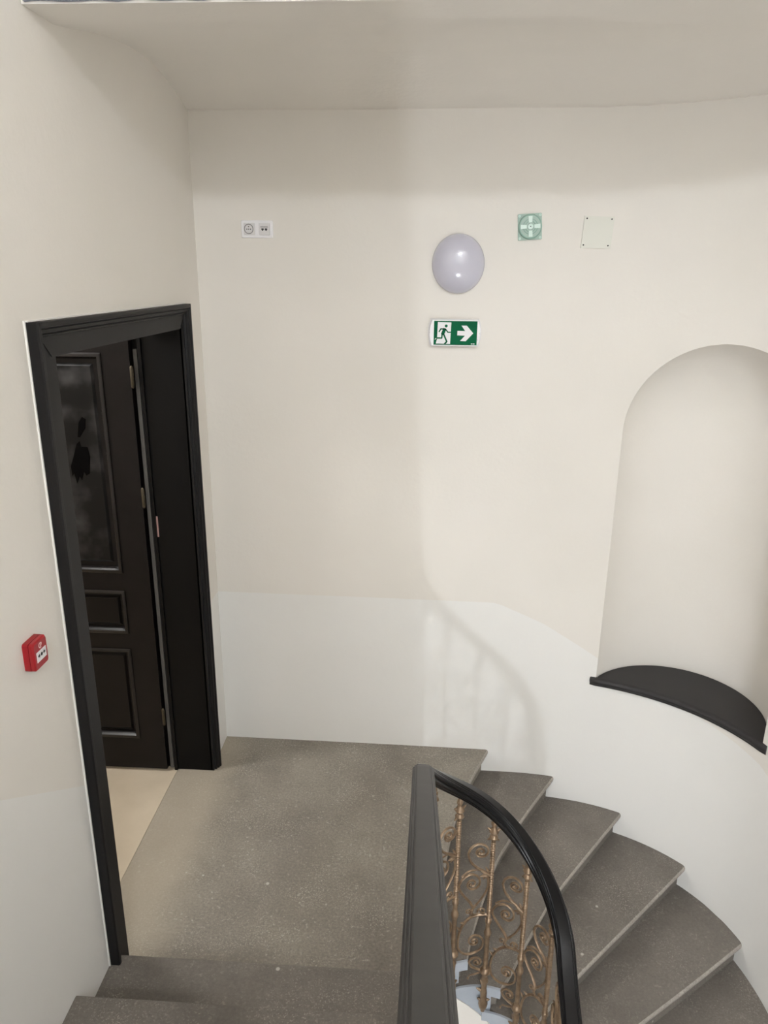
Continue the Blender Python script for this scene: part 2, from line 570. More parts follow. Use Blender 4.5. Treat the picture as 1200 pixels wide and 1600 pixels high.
down = thing('winding_staircase', 'worn grey stone winding stairs curling down to the right from the landing', 'staircase', (1.0, 2.9, -1.776))
for k in range(1, 12):
    bm = bmesh.new()
    back = [a + (a - b) * 0.30 for a, b in zip(NOSE[k - 1], NOSE[k])]
    loft(bm, nose_rings(NOSE[k], -k * RISE, back, 0.05, PROF[:7]), mis=NMI)
    c2, b2 = trimmed(NOSE[k], 0.035), trimmed(back, 0.035)
    rings = []
    for (p, q, t) in [(c2[i], b2[i], (c2[min(i + 1, NS - 1)] - c2[max(i - 1, 0)]).normalized()) for i in range(NS)]:
        v = p - Vector((t.y, -t.x, 0)) * 0.034
        rings.append([(q.x, q.y, -k * RISE - 0.048), (v.x, v.y, -k * RISE - 0.048), (v.x, v.y, -k * RISE - 0.22), (q.x, q.y, -k * RISE - 0.22)])
    loft(bm, rings)
    obj('tread', bm, [M['tread'], M['nosing']], down, smooth=40)
# blue stepped string on the well side and the white slab edge below it
def nose_z(a):
    kn = [(-9, 0.0), (A_END[0], 0.0)] + [(A_END[k], -k * RISE) for k in range(1, 12)] + [(9, -11 * RISE)]
    return interp(a, kn)
def band(bm, a0, a1, ztop, zbot, n=14, R=R_STR, t=0.010):
    rings = []
    for i in range(n + 1):
        a = a0 + (a1 - a0) * i / n
        pin, _ = well(a, R)
        pout, _ = well(a, R, t)
        rings.append([(pin.x, pin.y, zbot(a)), (pin.x, pin.y, ztop(a)), (pout.x, pout.y, ztop(a)), (pout.x, pout.y, zbot(a))])
    loft(bm, rings)
for k in range(1, 12):
    bm = bmesh.new()
    a0, a1 = A_END[k - 1] - 0.075, A_END[k]
    band(bm, a0, a1, lambda a: -k * RISE + 0.0005, lambda a: -k * RISE - 0.05)
    band(bm, a0, a1 - 0.036, lambda a: -k * RISE - 0.049, lambda a: min(nose_z(a) - 0.275, -k * RISE - 0.06), R=R_STR + 0.026)
    obj('string_face', bm, M['blue'], down, smooth=40, label='light blue painted end of a step facing the well')
bm = bmesh.new()
band(bm, -0.21, 2.285, lambda a: nose_z(a) - 0.275, lambda a: nose_z(a) - 0.62, 60, R_STR + 0.022, 0.12)
obj('slab_edge', bm, M['cream'], down, smooth=40)

# the straight flight going up on the left, towards the camera
GO = 0.297
up = thing('straight_staircase', 'grey stone steps rising beside the left wall in the foreground', 'staircase', (-0.55, 2.2, 0))
XS = WCX - R_STR - 0.010
for k in range(1, 13):
    yn = 2.20 - GO * (k - 1)
    yb = yn - (GO + 0.04 if k < 12 else 2.0)
    z = k * RISE
    bm = bmesh.new()
    # outline in (y, z): nosing faces +y
    pts = [(yb, z)] + [(yn + d, z + h) for d, h in PROF] + [(yn + PROF[-1][0], z - 0.24), (yb, z - 0.24)]
    prism(bm, pts, 'x', XL + 0.0005, XS if k < 12 else XR - 0.001)
    obj('tread', bm, M['tread'], up, smooth=40)
    bm = bmesh.new()
    if k < 12:
        zlo0, zlo1 = z - 0.30, z - 0.30 + RISE
        prism(bm, [(yn, z + 0.001), (yn - GO, z + 0.001), (yn - GO, zlo1), (yn, zlo0)], 'x', XS, XS + 0.010)
        obj('string_face', bm, M['blue'], up, label='light blue painted end of a step facing the well')
bm = bmesh.new()
prism(bm, [(2.23, RISE - 0.30), (2.23, RISE - 0.62), (2.20 - GO * 11, 12 * RISE - 0.62), (2.20 - GO * 11, 12 * RISE - 0.30)], 'x', XS - 0.12, XS + 0.006)
prism(bm, [(2.15, RISE - 0.18), (2.15, RISE - 0.60), (2.20 - GO * 11.3, 12 * RISE - 0.60), (2.20 - GO * 11.3, 12 * RISE - 0.18)], 'x', XL + 0.002, XS - 0.004)
obj('slab_edge', bm, M['cream'], up)

# ------------------------------------------------------------------ floors
bm = bmesh.new()
front = NOSE[0]
inner = [p + (Vector((-0.05, 0.01, 0))) for p in front]
outline = [(XL - 0.004, 2.20), (XL - 0.004, 3.862)] + [(p.x, p.y) for p in WALL[1:24:4]]
outline += [(p.x, p.y) for p in reversed(inner)]
a = -0.24
while a > -HALF * R_STR:
    q, _ = well(a, R_STR, 0.008)
    outline.append((q.x, q.y)); a -= 0.03
outline += [(XS, 2.20)]
prism(bm, outline, 'z', -0.05, 0.0)
loft(bm, nose_rings(front, 0.0, inner, 0.05, PROF[:7]), mis=NMI)
c2, b2 = trimmed(front, 0.035), trimmed([p + Vector((-0.3, 0.05, 0)) for p in front], 0.01)
loft(bm, [[(q.x, q.y, -0.048), (p.x - 0.032, p.y + 0.008, -0.048), (p.x - 0.032, p.y + 0.008, -0.22), (q.x, q.y, -0.22)] for p, q in zip(c2, b2)])
prism(bm, [(X0, DY0 - 0.02), (XL - 0.004, DY0 - 0.02), (XL - 0.004, DY1 + 0.02), (X0, DY1 + 0.02)], 'z', -0.22, 0.0)
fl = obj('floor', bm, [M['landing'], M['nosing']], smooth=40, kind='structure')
bm = bmesh.new()
band(bm, -0.50, -0.21, lambda a: 0.0005, lambda a: -0.05)
band(bm, -0.50, -0.246, lambda a: -0.049, lambda a: -0.275, R=R_STR + 0.026)
obj('string_face', bm, M['blue'], fl, smooth=40)
bm = bmesh.new()
band(bm, -0.50, -0.21, lambda a: min(-0.049, -0.275 + (-0.21 - a) * 0.95), lambda a: -0.62, 10, R_STR + 0.022, 0.12)
obj('slab_edge', bm, M['cream'], fl, smooth=40)
bm = bmesh.new()
box(bm, X0, XR, -3.1, 3.9, -2.3, -2.2)
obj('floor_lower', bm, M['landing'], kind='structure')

# room beyond the doorway
bm = bmesh.new()
box(bm, -4.6, X0 - 0.002, 0.6, 5.2, -0.2, 0.0)
obj('floor_room', bm, M['beige'], kind='structure')
bm = bmesh.new()
box(bm, -4.7, -4.6, 0.5, 5.3, -0.2, 3.2)
box(bm, -4.6, X0, 5.2, 5.3, -0.2, 3.2)
box(bm, -4.6, X0, 0.5, 0.6, -0.2, 3.2)
obj('wall_room', bm, M['cream'], kind='structure')
bm = bmesh.new()
box(bm, -4.7, X0, 0.5, 5.3, 3.2, 3.3)
obj('ceiling_room', bm, M['soffit'], kind='structure')

# ------------------------------------------------------------------ door frame and door leaf
frame = bpy.data.objects.new('door_1', None)
C.objects.link(frame)
frame.location = (XL, (DY0 + DY1) / 2, 0)
frame['kind'] = 'structure'
# architrave profile: (distance from outer edge, how proud of the wall)
MOULD = [(0, 0), (0, 0.036), (0.004, 0.041), (0.016, 0.041), (0.018, 0.032), (0.021, 0.032), (0.023, 0.036), (0.032, 0.033), (0.034, 0.022), (0.037, 0.022), (0.039, 0.026), (0.043, 0.024), (0.046, 0.014)]
def architrave(bm, width, place):
    pr = MOULD + [(width, 0.014), (width, -0.004), (0, -0.004)]
    return [place(w_, d) for w_, d in pr]
YO0, YO1, ZO = 2.145, 3.588, 2.557
bm = bmesh.new()
prism(bm, [(XL + d, YO0 + w_) for w_, d in MOULD + [(DY0 - YO0, 0.014), (DY0 - YO0, -0.004), (0, -0.004)]], 'z', 0.0, ZO)
obj('casing_side', bm, M['casing'], frame)
bm = bmesh.new()
prism(bm, [(XL + d, YO1 - w_) for w_, d in MOULD + [(YO1 - DY1, 0.014), (YO1 - DY1, -0.004), (0, -0.004)]], 'z', 0.0, ZO)
obj('casing_side', bm, M['casing'], frame)
bm = bmesh.new()
pr = MOULD[:-1] + [(0.046, 0.0165), (ZO - DZ, 0.0165), (ZO - DZ, -0.004), (0, -0.004)]
rings = []
for y, e in ((YO0 + 0.002, 1), (YO1 - 0.002, -1)):
    rings.append([(XL + d, y + e * w_ * 0.98, ZO - w_) for w_, d in pr])
loft(bm, rings)
obj('casing_head', bm, M['casing'], frame)
bm = bmesh.new()
box(bm, X0, XL + 0.004, DY1, DY1 + 0.02, 0.0, DZ + 0.02)
obj('jamb_lining', bm, M['black'], frame)
bm = bmesh.new()
box(bm, X0, XL + 0.004, DY0 - 0.02, DY0, 0.0, DZ + 0.02)
obj('jamb_lining', bm, M['black'], frame)
bm = bmesh.new()
box(bm, X0, XL + 0.004, DY0 - 0.02, DY1 + 0.02, DZ, DZ + 0.02)
obj('head_lining', bm, M['black'], frame)
bm = bmesh.new()
box(bm, X0 - 0.016, X0 + 0.0, DY1 - 0.012, DY1 + 0.03, 0.0, DZ - 0.015)
box(bm, X0 - 0.10, X0 - 0.016, DY1 + 0.022, DY1 + 0.04, 0.0, DZ + 0.02)          # dark stop at the back of the lining
obj('door_stop', bm, M['black'], frame)
bm = bmesh.new()
box(bm, X0 - 0.040, X0 - 0.022, DY1 - 0.006, DY1 + 0.03, 0.012, DZ - 0.10)
obj('rebate_strip', bm, M['grey_strip'], frame, label='lighter grey strip of the hinge rebate')
bm = bmesh.new()
box(bm, XL, XL + 0.005, YO0 - 0.005, YO0, 0.0, ZO + 0.004)
box(bm, XL, XL + 0.012, YO0, YO1, ZO, ZO + 0.004)
obj('caulk_bead', bm, M['caulk'], frame, label='thin white caulk line along the frame')
bm = bmesh.new()
box(bm, -1.378, -1.352, DY1 - 0.003, DY1 + 0.0, 1.405, 1.515)
lb = obj('label_sticker', bm, M['pink'], frame, label='small pinkish sticker')
bm = bmesh.new()
for i, h in enumerate((0.012, 0.018, 0.008, 0.016, 0.012)):
    box(bm, -1.371, -1.367, DY1 - 0.0036, DY1 - 0.003, 1.414 + i * 0.020, 1.414 + i * 0.020 + h)
obj('print', bm, M['red'], lb)

leaf = thing('panelled_door', 'black panelled door leaf standing open inside the doorway', 'door', (-1.41, 3.51, 0))
LX0, LX1, LY = -2.05, -1.412, 3.502
LZ0, LZ1 = 0.018, 2.425
PAN = [(0.222, 0.766), (0.868, 1.105), (1.215, 2.325)]
PX0, PX1 = LX0 + 0.15, -1.555
bm = bmesh.new()
box(bm, PX1, LX1, LY, LY + 0.045, LZ0, LZ1)
obj('stile', bm, M['door_plain'], leaf)
bm = bmesh.new()
box(bm, LX0, PX0, LY, LY + 0.045, LZ0, LZ1)
obj('stile', bm, M['door_plain'], leaf)
zs = [LZ0] + [z for p in PAN for z in p] + [LZ1]
for i in range(0, len(zs), 2):
    bm = bmesh.new()
    box(bm, PX0, PX1, LY, LY + 0.045, zs[i], zs[i + 1])
    obj('rail', bm, M['door_plain'], leaf)
def frame_sweep(bm, x0, x1, z0, z1, prof, y):
    """mitred moulding round a rectangle; prof = (inset, proud)"""
    rings = []
    for cx_, cz, sx, sz in ((x0, z0, 1, 1), (x1, z0, -1, 1), (x1, z1, -1, -1), (x0, z1, 1, -1), (x0, z0, 1, 1)):
        rings.append([(cx_ + sx * w_, y - d, cz + sz * w_) for w_, d in prof])
    loft(bm, rings, closed=True, caps=False)
for i, (z0, z1) in enumerate(PAN):
    ins = 0.058 if i == 2 else 0.046
    bm = bmesh.new()
    frame_sweep(bm, PX0, PX1, z0, z1, [(-0.006, -0.01), (-0.006, 0.006), (0.004, 0.010), (0.012, 0.010), (0.016, 0.002), (0.024, -0.012), (0.024, -0.03)], LY)
    obj('panel_moulding', bm, M['door_mould'], leaf, smooth=30)
    bm = bmesh.new()
    box(bm, PX0 + 0.01, PX1 - 0.01, LY + 0.022, LY + 0.034, z0 + 0.01, z1 - 0.01)
    obj('panel', bm, M['door_plain'], leaf)
    bm = bmesh.new()
    x0, x1, a0, a1 = PX0 + ins, PX1 - ins, z0 + ins, z1 - ins
    loft(bm, [[(x0 - 0.012, LY + 0.022, a0 - 0.012), (x1 + 0.012, LY + 0.022, a0 - 0.012), (x1 + 0.012, LY + 0.022, a1 + 0.012), (x0 - 0.012, LY + 0.022, a1 + 0.012)],
              [(x0, LY + 0.012, a0), (x1, LY + 0.012, a0), (x1, LY + 0.012, a1), (x0, LY + 0.012, a1)]])
    obj('raised_field', bm, M['door'] if i == 2 else M['door_plain'], leaf, label='raised field with cloudy grey mottling' if i == 2 else None)
# wiped dark patch on the cloudy upper field
bm = bmesh.new()
def patch(pts, y):
    prism(bm, pts, 'y', y, y + 0.001)
yq = LY + 0.0105
patch([(-1.742, 1.68), (-1.725, 1.72), (-1.715, 1.70), (-1.70, 1.745), (-1.69, 1.725), (-1.672, 1.735), (-1.66, 1.82), (-1.668, 1.87), (-1.70, 1.872), (-1.705, 1.90), (-1.722, 1.885), (-1.745, 1.82), (-1.765, 1.77), (-1.762, 1.72), (-1.752, 1.735)], yq)
patch([(-1.712, 1.92), (-1.700, 1.92), (-1.668, 1.965), (-1.662, 2.01), (-1.68, 2.02), (-1.700, 1.99)], yq)
obj('wiped_patch', bm, M['wiped'], leaf, label='darker wiped patch on the cloudy field')
for z in (2.22, 1.62, 0.36):
    bm = bmesh.new()
    lathe(bm, [(0.0005, 0), (0.006, 0.004), (0.009, 0.01), (0.009, 0.10), (0.006, 0.106), (0.0005, 0.11)], (-1.4035, 3.497, z - 0.055), seg=10)
    obj('hinge', bm, M['brass'], leaf, smooth=40, label='worn brass hinge knuckle')

# ------------------------------------------------------------------ railing
railing = thing('stair_railing', 'black moulded handrail on gold bronze scrollwork balusters bending round the stair well', 'railing', (WCX, WCY, 0))
RZ = [(-0.443, 1.072), (-0.35, 0.995), (-0.26, 0.918), (-0.18, 0.846), (-0.12, 0.800), (0, 0.705), (0.1, 0.615), (0.185, 0.525), (0.287, 0.415), (0.413, 0.285), (0.523, 0.195), (0.686, 0.11), (0.9, -0.005), (2.6, -0.855)]
def rail_z(a):
    if a < -0.443:
        return 1.072 + (-a - 0.443) * 0.510
    return interp(a, RZ)
def smooth_rail_z(a):
    return sum(rail_z(a + d) for d in (-0.06, -0.04, -0.02, 0, 0.02, 0.04, 0.06)) / 7
RPROF = [(0.0, 0.0), (0.020, -0.001), (0.0235, -0.003), (0.0245, -0.006), (0.027, -0.0055), (0.0295, -0.007), (0.031, -0.011), (0.0335, -0.0115), (0.037, -0.016), (0.037, -0.023),
         (0.033, -0.028), (0.030, -0.030), (0.033, -0.034), (0.0345, -0.040), (0.031, -0.047), (0.024, -0.051), (0.022, -0.058), (0.0, -0.059)]
RPROF = RPROF + [(-s, h) for s, h in reversed(RPROF[1:-1])]
def rail_piece(a0, a1, mat, label):
    bm = bmesh.new()
    rings = []
    a = a0
    while a <= a1 + 1e-6:
        p, n = well(a, R_RAIL)
        z = smooth_rail_z(a) - 0.006
        slope = (smooth_rail_z(a + 0.01) - smooth_rail_z(a - 0.01)) / 0.02
        tan = Vector((n.y, -n.x, 0))
        upv = (Vector((0, 0, 1)) - tan * slope * 0.8).normalized()
        rings.append([p + n * s_ + upv * h + Vector((0, 0, z)) for s_, h in RPROF])
        a += 0.018 if a > -0.6 else 0.08
    loft(bm, rings)
    obj('handrail', bm, mat, railing, smooth=22, label=label)
rail_piece(-3.215, -0.435, M['rail'], 'straight dull black handrail length')
rail_piece(-0.435, 2.4, M['rail_gloss'], 'curved shiny black handrail length')

def spiral(c, r0, a0, turns, r1, n=30, sx=1.0, sz=1.0):
    """points from the outside in; angles in degrees, negative turns wind clockwise"""
    out = []
    for i in range(n + 1):
        t = i / n
        r = r0 * (r1 / r0) ** (t ** 0.85)
        a = math.radians(a0) + turns * 2 * math.pi * t
        out.append((c[0] + sx * r * math.cos(a), c[1] + sz * r * math.sin(a)))
    return out

class Bal:
    """baluster pieces drawn in (u along the rail, z), bent on the well's curve or laid straight"""
    def __init__(self, bent):
        self.bent = bent
    def at(self, u, z, d=0.0):
        if self.bent:
            t = u / R_BAL
            return Vector((math.sin(t) * (R_BAL + d), math.cos(t) * (R_BAL + d), z))
        return Vector((d, u, z))                               # straight: runs along y (local), d outward -x handled by rotation
    def curve(self, pts2, rad, seg=6, taper=0.65, ball=True):
        bm = bmesh.new()
        P3 = [self.at(u, z) for u, z in pts2]
        n = len(P3)
        tube(bm, P3, [rad * (1 - (1 - taper) * i / (n - 1)) for i in range(n)], seg)
        if ball:
            bmesh.ops.create_icosphere(bm, subdivisions=1, radius=rad * 1.35, matrix=Matrix.Translation(P3[-1]))
        return bm
    def leafs(self, items):
        bm = bmesh.new()
        for u, z, ang, ln, wd in items:                        # leaves of one tuft share their root
            c, s = math.cos(math.radians(ang)), math.sin(math.radians(ang))
            pts = [(u + c * ln * t, z + s * ln * t) for t in (0, 0.25, 0.55, 0.85, 1.0)]
            tube(bm, [self.at(*p) for p in pts], [wd * 0.4, wd, wd * 0.9, wd * 0.5, wd * 0.1], 6)
        return bm
    def turned(self, prof, seg=10):
        bm = bmesh.new()
        b = self.at(0, 0)
        lathe(bm, prof, (b.x, b.y, 0), seg=seg)
        return bm

def build_baluster(bent):
    B = Bal(bent)
    K = {}
    # beaded shaft
    prof, n = [(0.0005, -0.085)], 34
    for i in range(n):
        z = -0.09 - 0.405 * i / n
        prof += [(0.0062, z), (0.0066, z - 0.405 / n * 0.15), (0.0112, z - 0.405 / n * 0.5), (0.0066, z - 0.405 / n * 0.85)]
    prof += [(0.0068, -0.495), (0.0005, -0.498)]
    K['beaded_shaft'] = [B.turned(prof, 8)]
    K['capital'] = [B.turned([(0.0005, 0.042), (0.008, 0.040), (0.009, 0.012), (0.012, 0.004), (0.011, -0.010), (0.007, -0.018), (0.014, -0.030), (0.021, -0.042), (0.014, -0.052), (0.009, -0.058), (0.018, -0.066), (0.018, -0.074), (0.009, -0.084), (0.0085, -0.094), (0.0005, -0.098)], 9)]
    K['lower_shaft'] = [B.turned([(0.0005, -0.485), (0.010, -0.492), (0.015, -0.505), (0.011, -0.518), (0.0095, -0.545), (0.015, -0.556), (0.0165, -0.567), (0.015, -0.578), (0.0105, -0.590), (0.011, -0.74), (0.013, -0.760), (0.0005, -0.765)], 10)]
    K['foot_bracket'] = [B.turned([(0.0005, -0.755), (0.014, -0.760), (0.023, -0.772), (0.024, -0.784), (0.015, -0.795), (0.012, -0.812), (0.017, -0.826), (0.014, -0.842), (0.012, -0.880), (0.015, -0.905), (0.013, -0.930), (0.019, -0.950), (0.021, -0.972), (0.016, -0.992), (0.007, -1.004), (0.009, -1.010), (0.0005, -1.018)], 10)]
    s1 = catmull([Vector((u, z, 0)) for u, z in ((-0.008, -0.262), (-0.03, -0.246), (-0.062, -0.224), (-0.090, -0.19), (-0.101, -0.150))], 6)
    s1 = [(p.x, p.y) for p in s1] + spiral((-0.048, -0.146), 0.054, 180, -1.9, 0.009)[1:]
    s2 = catmull([Vector((u, z, 0)) for u, z in ((-0.068, -0.437), (-0.082, -0.405), (-0.112, -0.362), (-0.132, -0.325), (-0.137, -0.300))], 6)
    s2 = [(p.x, p.y) for p in s2] + spiral((-0.078, -0.306), 0.059, 174, -1.9, 0.009, sz=1.12)[1:]
    s2b = [(p.x, p.y) for p in catmull([Vector((u, z, 0)) for u, z in ((-0.016, -0.268), (-0.010, -0.31), (-0.016, -0.345), (-0.036, -0.39), (-0.068, -0.437))], 6)]
    s2c = [(p.x, p.y) for p in catmull([Vector((u, z, 0)) for u, z in ((-0.125, -0.262), (-0.10, -0.242), (-0.075, -0.237), (-0.045, -0.240), (-0.016, -0.262))], 6)]
    s3 = catmull([Vector((u, z, 0)) for u, z in ((-0.004, -0.470), (-0.03, -0.472), (-0.07, -0.480), (-0.10, -0.505), (-0.122, -0.545), (-0.130, -0.60), (-0.122, -0.650), (-0.09, -0.682), (-0.05, -0.678), (-0.022, -0.65), (-0.016, -0.617))], 6)
    s3 = [(p.x, p.y) for p in s3] + spiral((-0.056, -0.615), 0.040, 0, 1.7, 0.008, sz=1.05)[1:]
    s4 = catmull([Vector((u, z, 0)) for u, z in ((-0.012, -0.778), (-0.035, -0.772), (-0.062, -0.755), (-0.074, -0.728))], 6)
    s4 = [(p.x, p.y) for p in s4] + spiral((-0.040, -0.732), 0.034, 172, -1.5, 0.007)[1:]
    hook = spiral((-0.088, -0.452), 0.017, -30, 1.1, 0.006, 16)
    hook = [(-0.062, -0.478)] + hook
    tail = [(-0.014, -0.785), (-0.04, -0.80), (-0.066, -0.805), (-0.074, -0.822)]
    side = spiral((-0.030, -0.452), 0.020, 200, -1.15, 0.006, 16)
    K['scroll'] = [B.curve(s1, 0.0068), B.curve(s2, 0.0068), B.curve(s3, 0.0068), B.curve(s4, 0.006), B.curve(s2b, 0.006, ball=False, taper=0.8), B.curve(s2c, 0.0045, ball=False, taper=0.7), B.curve(hook, 0.0045), B.curve(tail, 0.0045, ball=True), B.curve(side, 0.0045)]
    K['leaf_ornament'] = [
        B.leafs([(0.0, -0.045, 35, 0.034, 0.008), (0.0, -0.045, 145, 0.034, 0.008)]),
        B.leafs([(0.0, -0.07, -30, 0.028, 0.007), (0.0, -0.07, 210, 0.030, 0.007)]),
        B.leafs([(0.0, -0.02, 60, 0.028, 0.007), (0.0, -0.02, 120, 0.028, 0.007)]),
        B.leafs([(0.0, -0.86, 60, 0.03, 0.009), (0.0, -0.86, 125, 0.034, 0.009)]),
        B.leafs([(0.0, -0.90, 150, 0.04, 0.008)]),
        B.leafs([(0.0, -0.95, 20, 0.03, 0.009), (0.0, -0.95, 160, 0.03, 0.009)]),
        B.leafs([(0.0, -0.515, 60, 0.03, 0.007), (0.0, -0.515, 120, 0.03, 0.007)]),
        B.leafs([(-0.010, -0.262, 150, 0.045, 0.008), (-0.010, -0.262, 195, 0.040, 0.007)]),
        B.leafs([(-0.010, -0.25, 120, 0.032, 0.006)]),
        B.leafs([(-0.012, -0.26, 230, 0.035, 0.006)]),
        B.leafs([(-0.122, -0.545, 120, 0.030, 0.006), (-0.122, -0.545, 60, 0.026, 0.005)]),
        B.leafs([(-0.104, -0.51, 160, 0.022, 0.005)]),
        B.leafs([(-0.068, -0.437, 110, 0.028, 0.005), (-0.068, -0.437, 60, 0.028, 0.005), (-0.068, -0.437, 250, 0.040, 0.006)]),
    ]
    return K

def make_meshes(K):
    out = []
    for nm, bms in K.items():
        for b in bms:
            me = bpy.data.meshes.new(nm)
            bmesh.ops.recalc_face_normals(b, faces=b.faces)
            b.to_mesh(me)
            b.free()
            me.materials.append(M['bronze'])
            me.shade_smooth()
            me.set_sharp_from_angle(angle=math.radians(60))
            out.append((nm, me))
    return out
bent, straight = make_meshes(build_baluster(True)), make_meshes(build_baluster(False))
def put_baluster(a):
    z = smooth_rail_z(a) - 0.095
    h = HALF * R_BAL
    e = bpy.data.objects.new('baluster', None)
    C.objects.link(e)
    e.parent = railing
    if -h <= a <= h:
        e.location = (0, 0, z)
        e.rotation_euler = (0, 0, -a / R_BAL)
        kit = bent
    elif a < -h:
        e.location = (-R_BAL, h + a, z)
        kit = straight
    else:
        e.location = (R_BAL, h - a, z)
        e.rotation_euler = (0, 0, math.pi)
        kit = straight
    for nm, me in kit:
        if nm == 'leaf_ornament' and a < -1.0:                 # behind the camera: ornament left out
            continue
        o = bpy.data.objects.new(nm, me)
        C.objects.link(o)
        o.parent = e
for i in range(-25, 6):
    put_baluster(0.015 + 0.15 * i)

# ------------------------------------------------------------------ niche sill
sill = thing('niche_sill', 'black half-moon sill board at the foot of the arched wall niche', 'sill', (NM.x, NM.y, 0.5))
tdir = Vector((0.756, -0.655, 0)); ndir = Vector((0.655, 0.756, 0))
def wall_b(a):
    """how far the curved wall lies outward of the niche chord at chord position a"""
    best = min(WALL, key=lambda q: abs((q - NM).dot(tdir) - a) + (9 if q.y < 2.7 or q.x < 0.3 else 0))
    i = WALL.index(best)
    pts = sorted([((q - NM).dot(tdir), (q - NM).dot(ndir)) for q in WALL[max(0, i - 3):i + 4]])
    return interp(a, pts)
def npt(a, b, z):
    v = NM + tdir * a + ndir * b
    return (v.x, v.y, z)
bm = bmesh.new()
rim = [(NR - 0.004, th) for th in [math.pi * i / 40 for i in range(41)]]
outl = [(r * math.cos(t), max(r * math.sin(t), wall_b(r * math.cos(t)) - 0.002)) for r, t in rim]
frontl = [(a_, wall_b(a_) - 0.004) for a_ in [-0.43 + 0.86 * i / 20 for i in range(21)]]
vs = [npt(a_, b_, NSILL) for a_, b_ in outl] + [npt(a_, b_, NSILL) for a_, b_ in frontl]
lo = [(x, y, z - 0.03) for x, y, z in vs]
A_ = [bm.verts.new(v) for v in vs]; B_ = [bm.verts.new(v) for v in lo]
bm.faces.new(A_); bm.faces.new(B_[::-1])
for i in range(len(A_)):
    j = (i + 1) % len(A_)
    bm.faces.new((A_[i], A_[j], B_[j], B_[i]))
obj('sill_board', bm, M['sill'], sill)
bm = bmesh.new()
rings = []
LP = [(0.004, 0), (-0.020, 0.001), (-0.030, -0.005), (-0.034, -0.014), (-0.031, -0.024), (-0.024, -0.030), (-0.020, -0.034), (-0.020, -0.042), (-0.012, -0.048), (0.004, -0.048)]
for i in range(31):
    a_ = -0.468 + 0.936 * i / 30
    b_ = wall_b(a_)
    e = min(1.0, (0.468 - abs(a_)) / 0.02 + 0.35)
    rings.append([npt(a_, b_ + d * (e if d < 0 else 1), NSILL + h) for d, h in LP])
loft(bm, rings)
obj('front_lip', bm, M['sill'], sill, smooth=40)

# ------------------------------------------------------------------ things on the back wall (y grows away from the camera)
def yw(x):
    pts = sorted((q.x, q.y) for q in WALL[:60])
    return interp(x, pts)
def rounded(x0, x1, z0, z1, r, n=5):
    out = []
    for cx_, cz, a0 in ((x1 - r, z1 - r, 0), (x0 + r, z1 - r, 90), (x0 + r, z0 + r, 180), (x1 - r, z0 + r, 270)):
        for i in range(n + 1):
            a = math.radians(a0 + 90 * i / n)
            out.append((cx_ + r * math.cos(a), cz + r * math.sin(a)))
    return out
def slab(bm, pts, y, d, mi=0, taper=0.0):
    """a plate on the wall: outline in (x,z), back at y, front at y-d, front shrunk by taper"""
    cx_ = sum(p[0] for p in pts) / len(pts); cz = sum(p[1] for p in pts) / len(pts)
    def sh(p, k):
        v = Vector((p[0] - cx_, p[1] - cz)); l = v.length
        v *= (l - k) / l if l > k else 0
        return (cx_ + v.x, cz + v.y)
    rings = [[(p[0], y, p[1]) for p in pts]]
    if taper:
        rings.append([(p[0], y - d * 0.6, p[1]) for p in pts])
        rings.append([(q[0], y - d, q[1]) for q in [sh(p, taper) for p in pts]])
    else:
        rings.append([(p[0], y - d, p[1]) for p in pts])
    loft(bm, rings, mi=mi)

# dome lamp
lx, lz = 0.133, 2.749
ly = yw(lx)
lamp = thing('dome_lamp', 'unlit round opal dome wall lamp above the green exit sign', 'lamp', (lx, ly, lz))
bm = bmesh.new()
lathe(bm, [(0.0005, 0), (0.120, 0), (0.122, 0.004), (0.122, 0.012), (0.118, 0.016), (0.0005, 0.016)], (lx, ly + 0.002, lz), 'y', 48)
base = obj('lamp_base', bm, M['plastic'], lamp, smooth=40)
bm = bmesh.new()
pr = [(0.128 * math.cos(t) ** 0.8 if t < HALF else 0.0005, 0.010 + 0.072 * math.sin(t)) for t in [HALF * i / 18 for i in range(19)]]
pr = [(0.0005, 0.010)] + pr[:-1] + [(0.0005, 0.082)]
lathe(bm, pr, (lx, ly, lz), 'y', 64)
obj('opal_dome', bm, M['dome'], lamp, smooth=50)
for o in lamp.children:
    for v in o.data.vertices:
        v.co.z *= 1.09

# exit sign
ex0, ex1, ez0, ez1 = -0.001, 0.255, 2.360, 2.487
ey = yw(0.12)
sign = thing('exit_sign', 'green and white emergency exit sign with running figure and right arrow', 'sign', (0.127, ey, 2.42))
def barrel(x0, x1, z0, z1, bulge, n=8):
    out = []
    for i in range(n + 1):
        t = -1 + 2 * i / n
        out.append((x1 - bulge * t * t, z0 + (z1 - z0) * (t + 1) / 2))
    for i in range(n + 1):
        t = 1 - 2 * i / n
        out.append((x0 + bulge * t * t, z0 + (z1 - z0) * (t + 1) / 2))
    return out
bm = bmesh.new()
slab(bm, barrel(ex0 - 0.004, ex1 + 0.004, ez0 - 0.003, ez1 + 0.003, 0.012), ey + 0.002, 0.030)
obj('back_box', bm, M['plastic_grey'], sign, smooth=30)
bm = bmesh.new()
slab(bm, barrel(ex0, ex1, ez0, ez1, 0.014), ey - 0.026, 0.022, taper=0.004)
obj('housing', bm, M['plastic'], sign, smooth=30)
fy = ey - 0.048
gx0, gx1, gz0, gz1 = 0.024, 0.237, 2.366, 2.481
bm = bmesh.new()
box(bm, gx0, gx1, fy - 0.002, fy, gz0, gz1)
panel = obj('green_panel', bm, M['green'], sign)
def G2(px, py):                               # position on the pictogram measured on the face of the sign
    return (gx0 + (px - 222) / (985 - 222) * (gx1 - gx0), gz1 - (py - 240) / (635 - 240) * (gz1 - gz0))
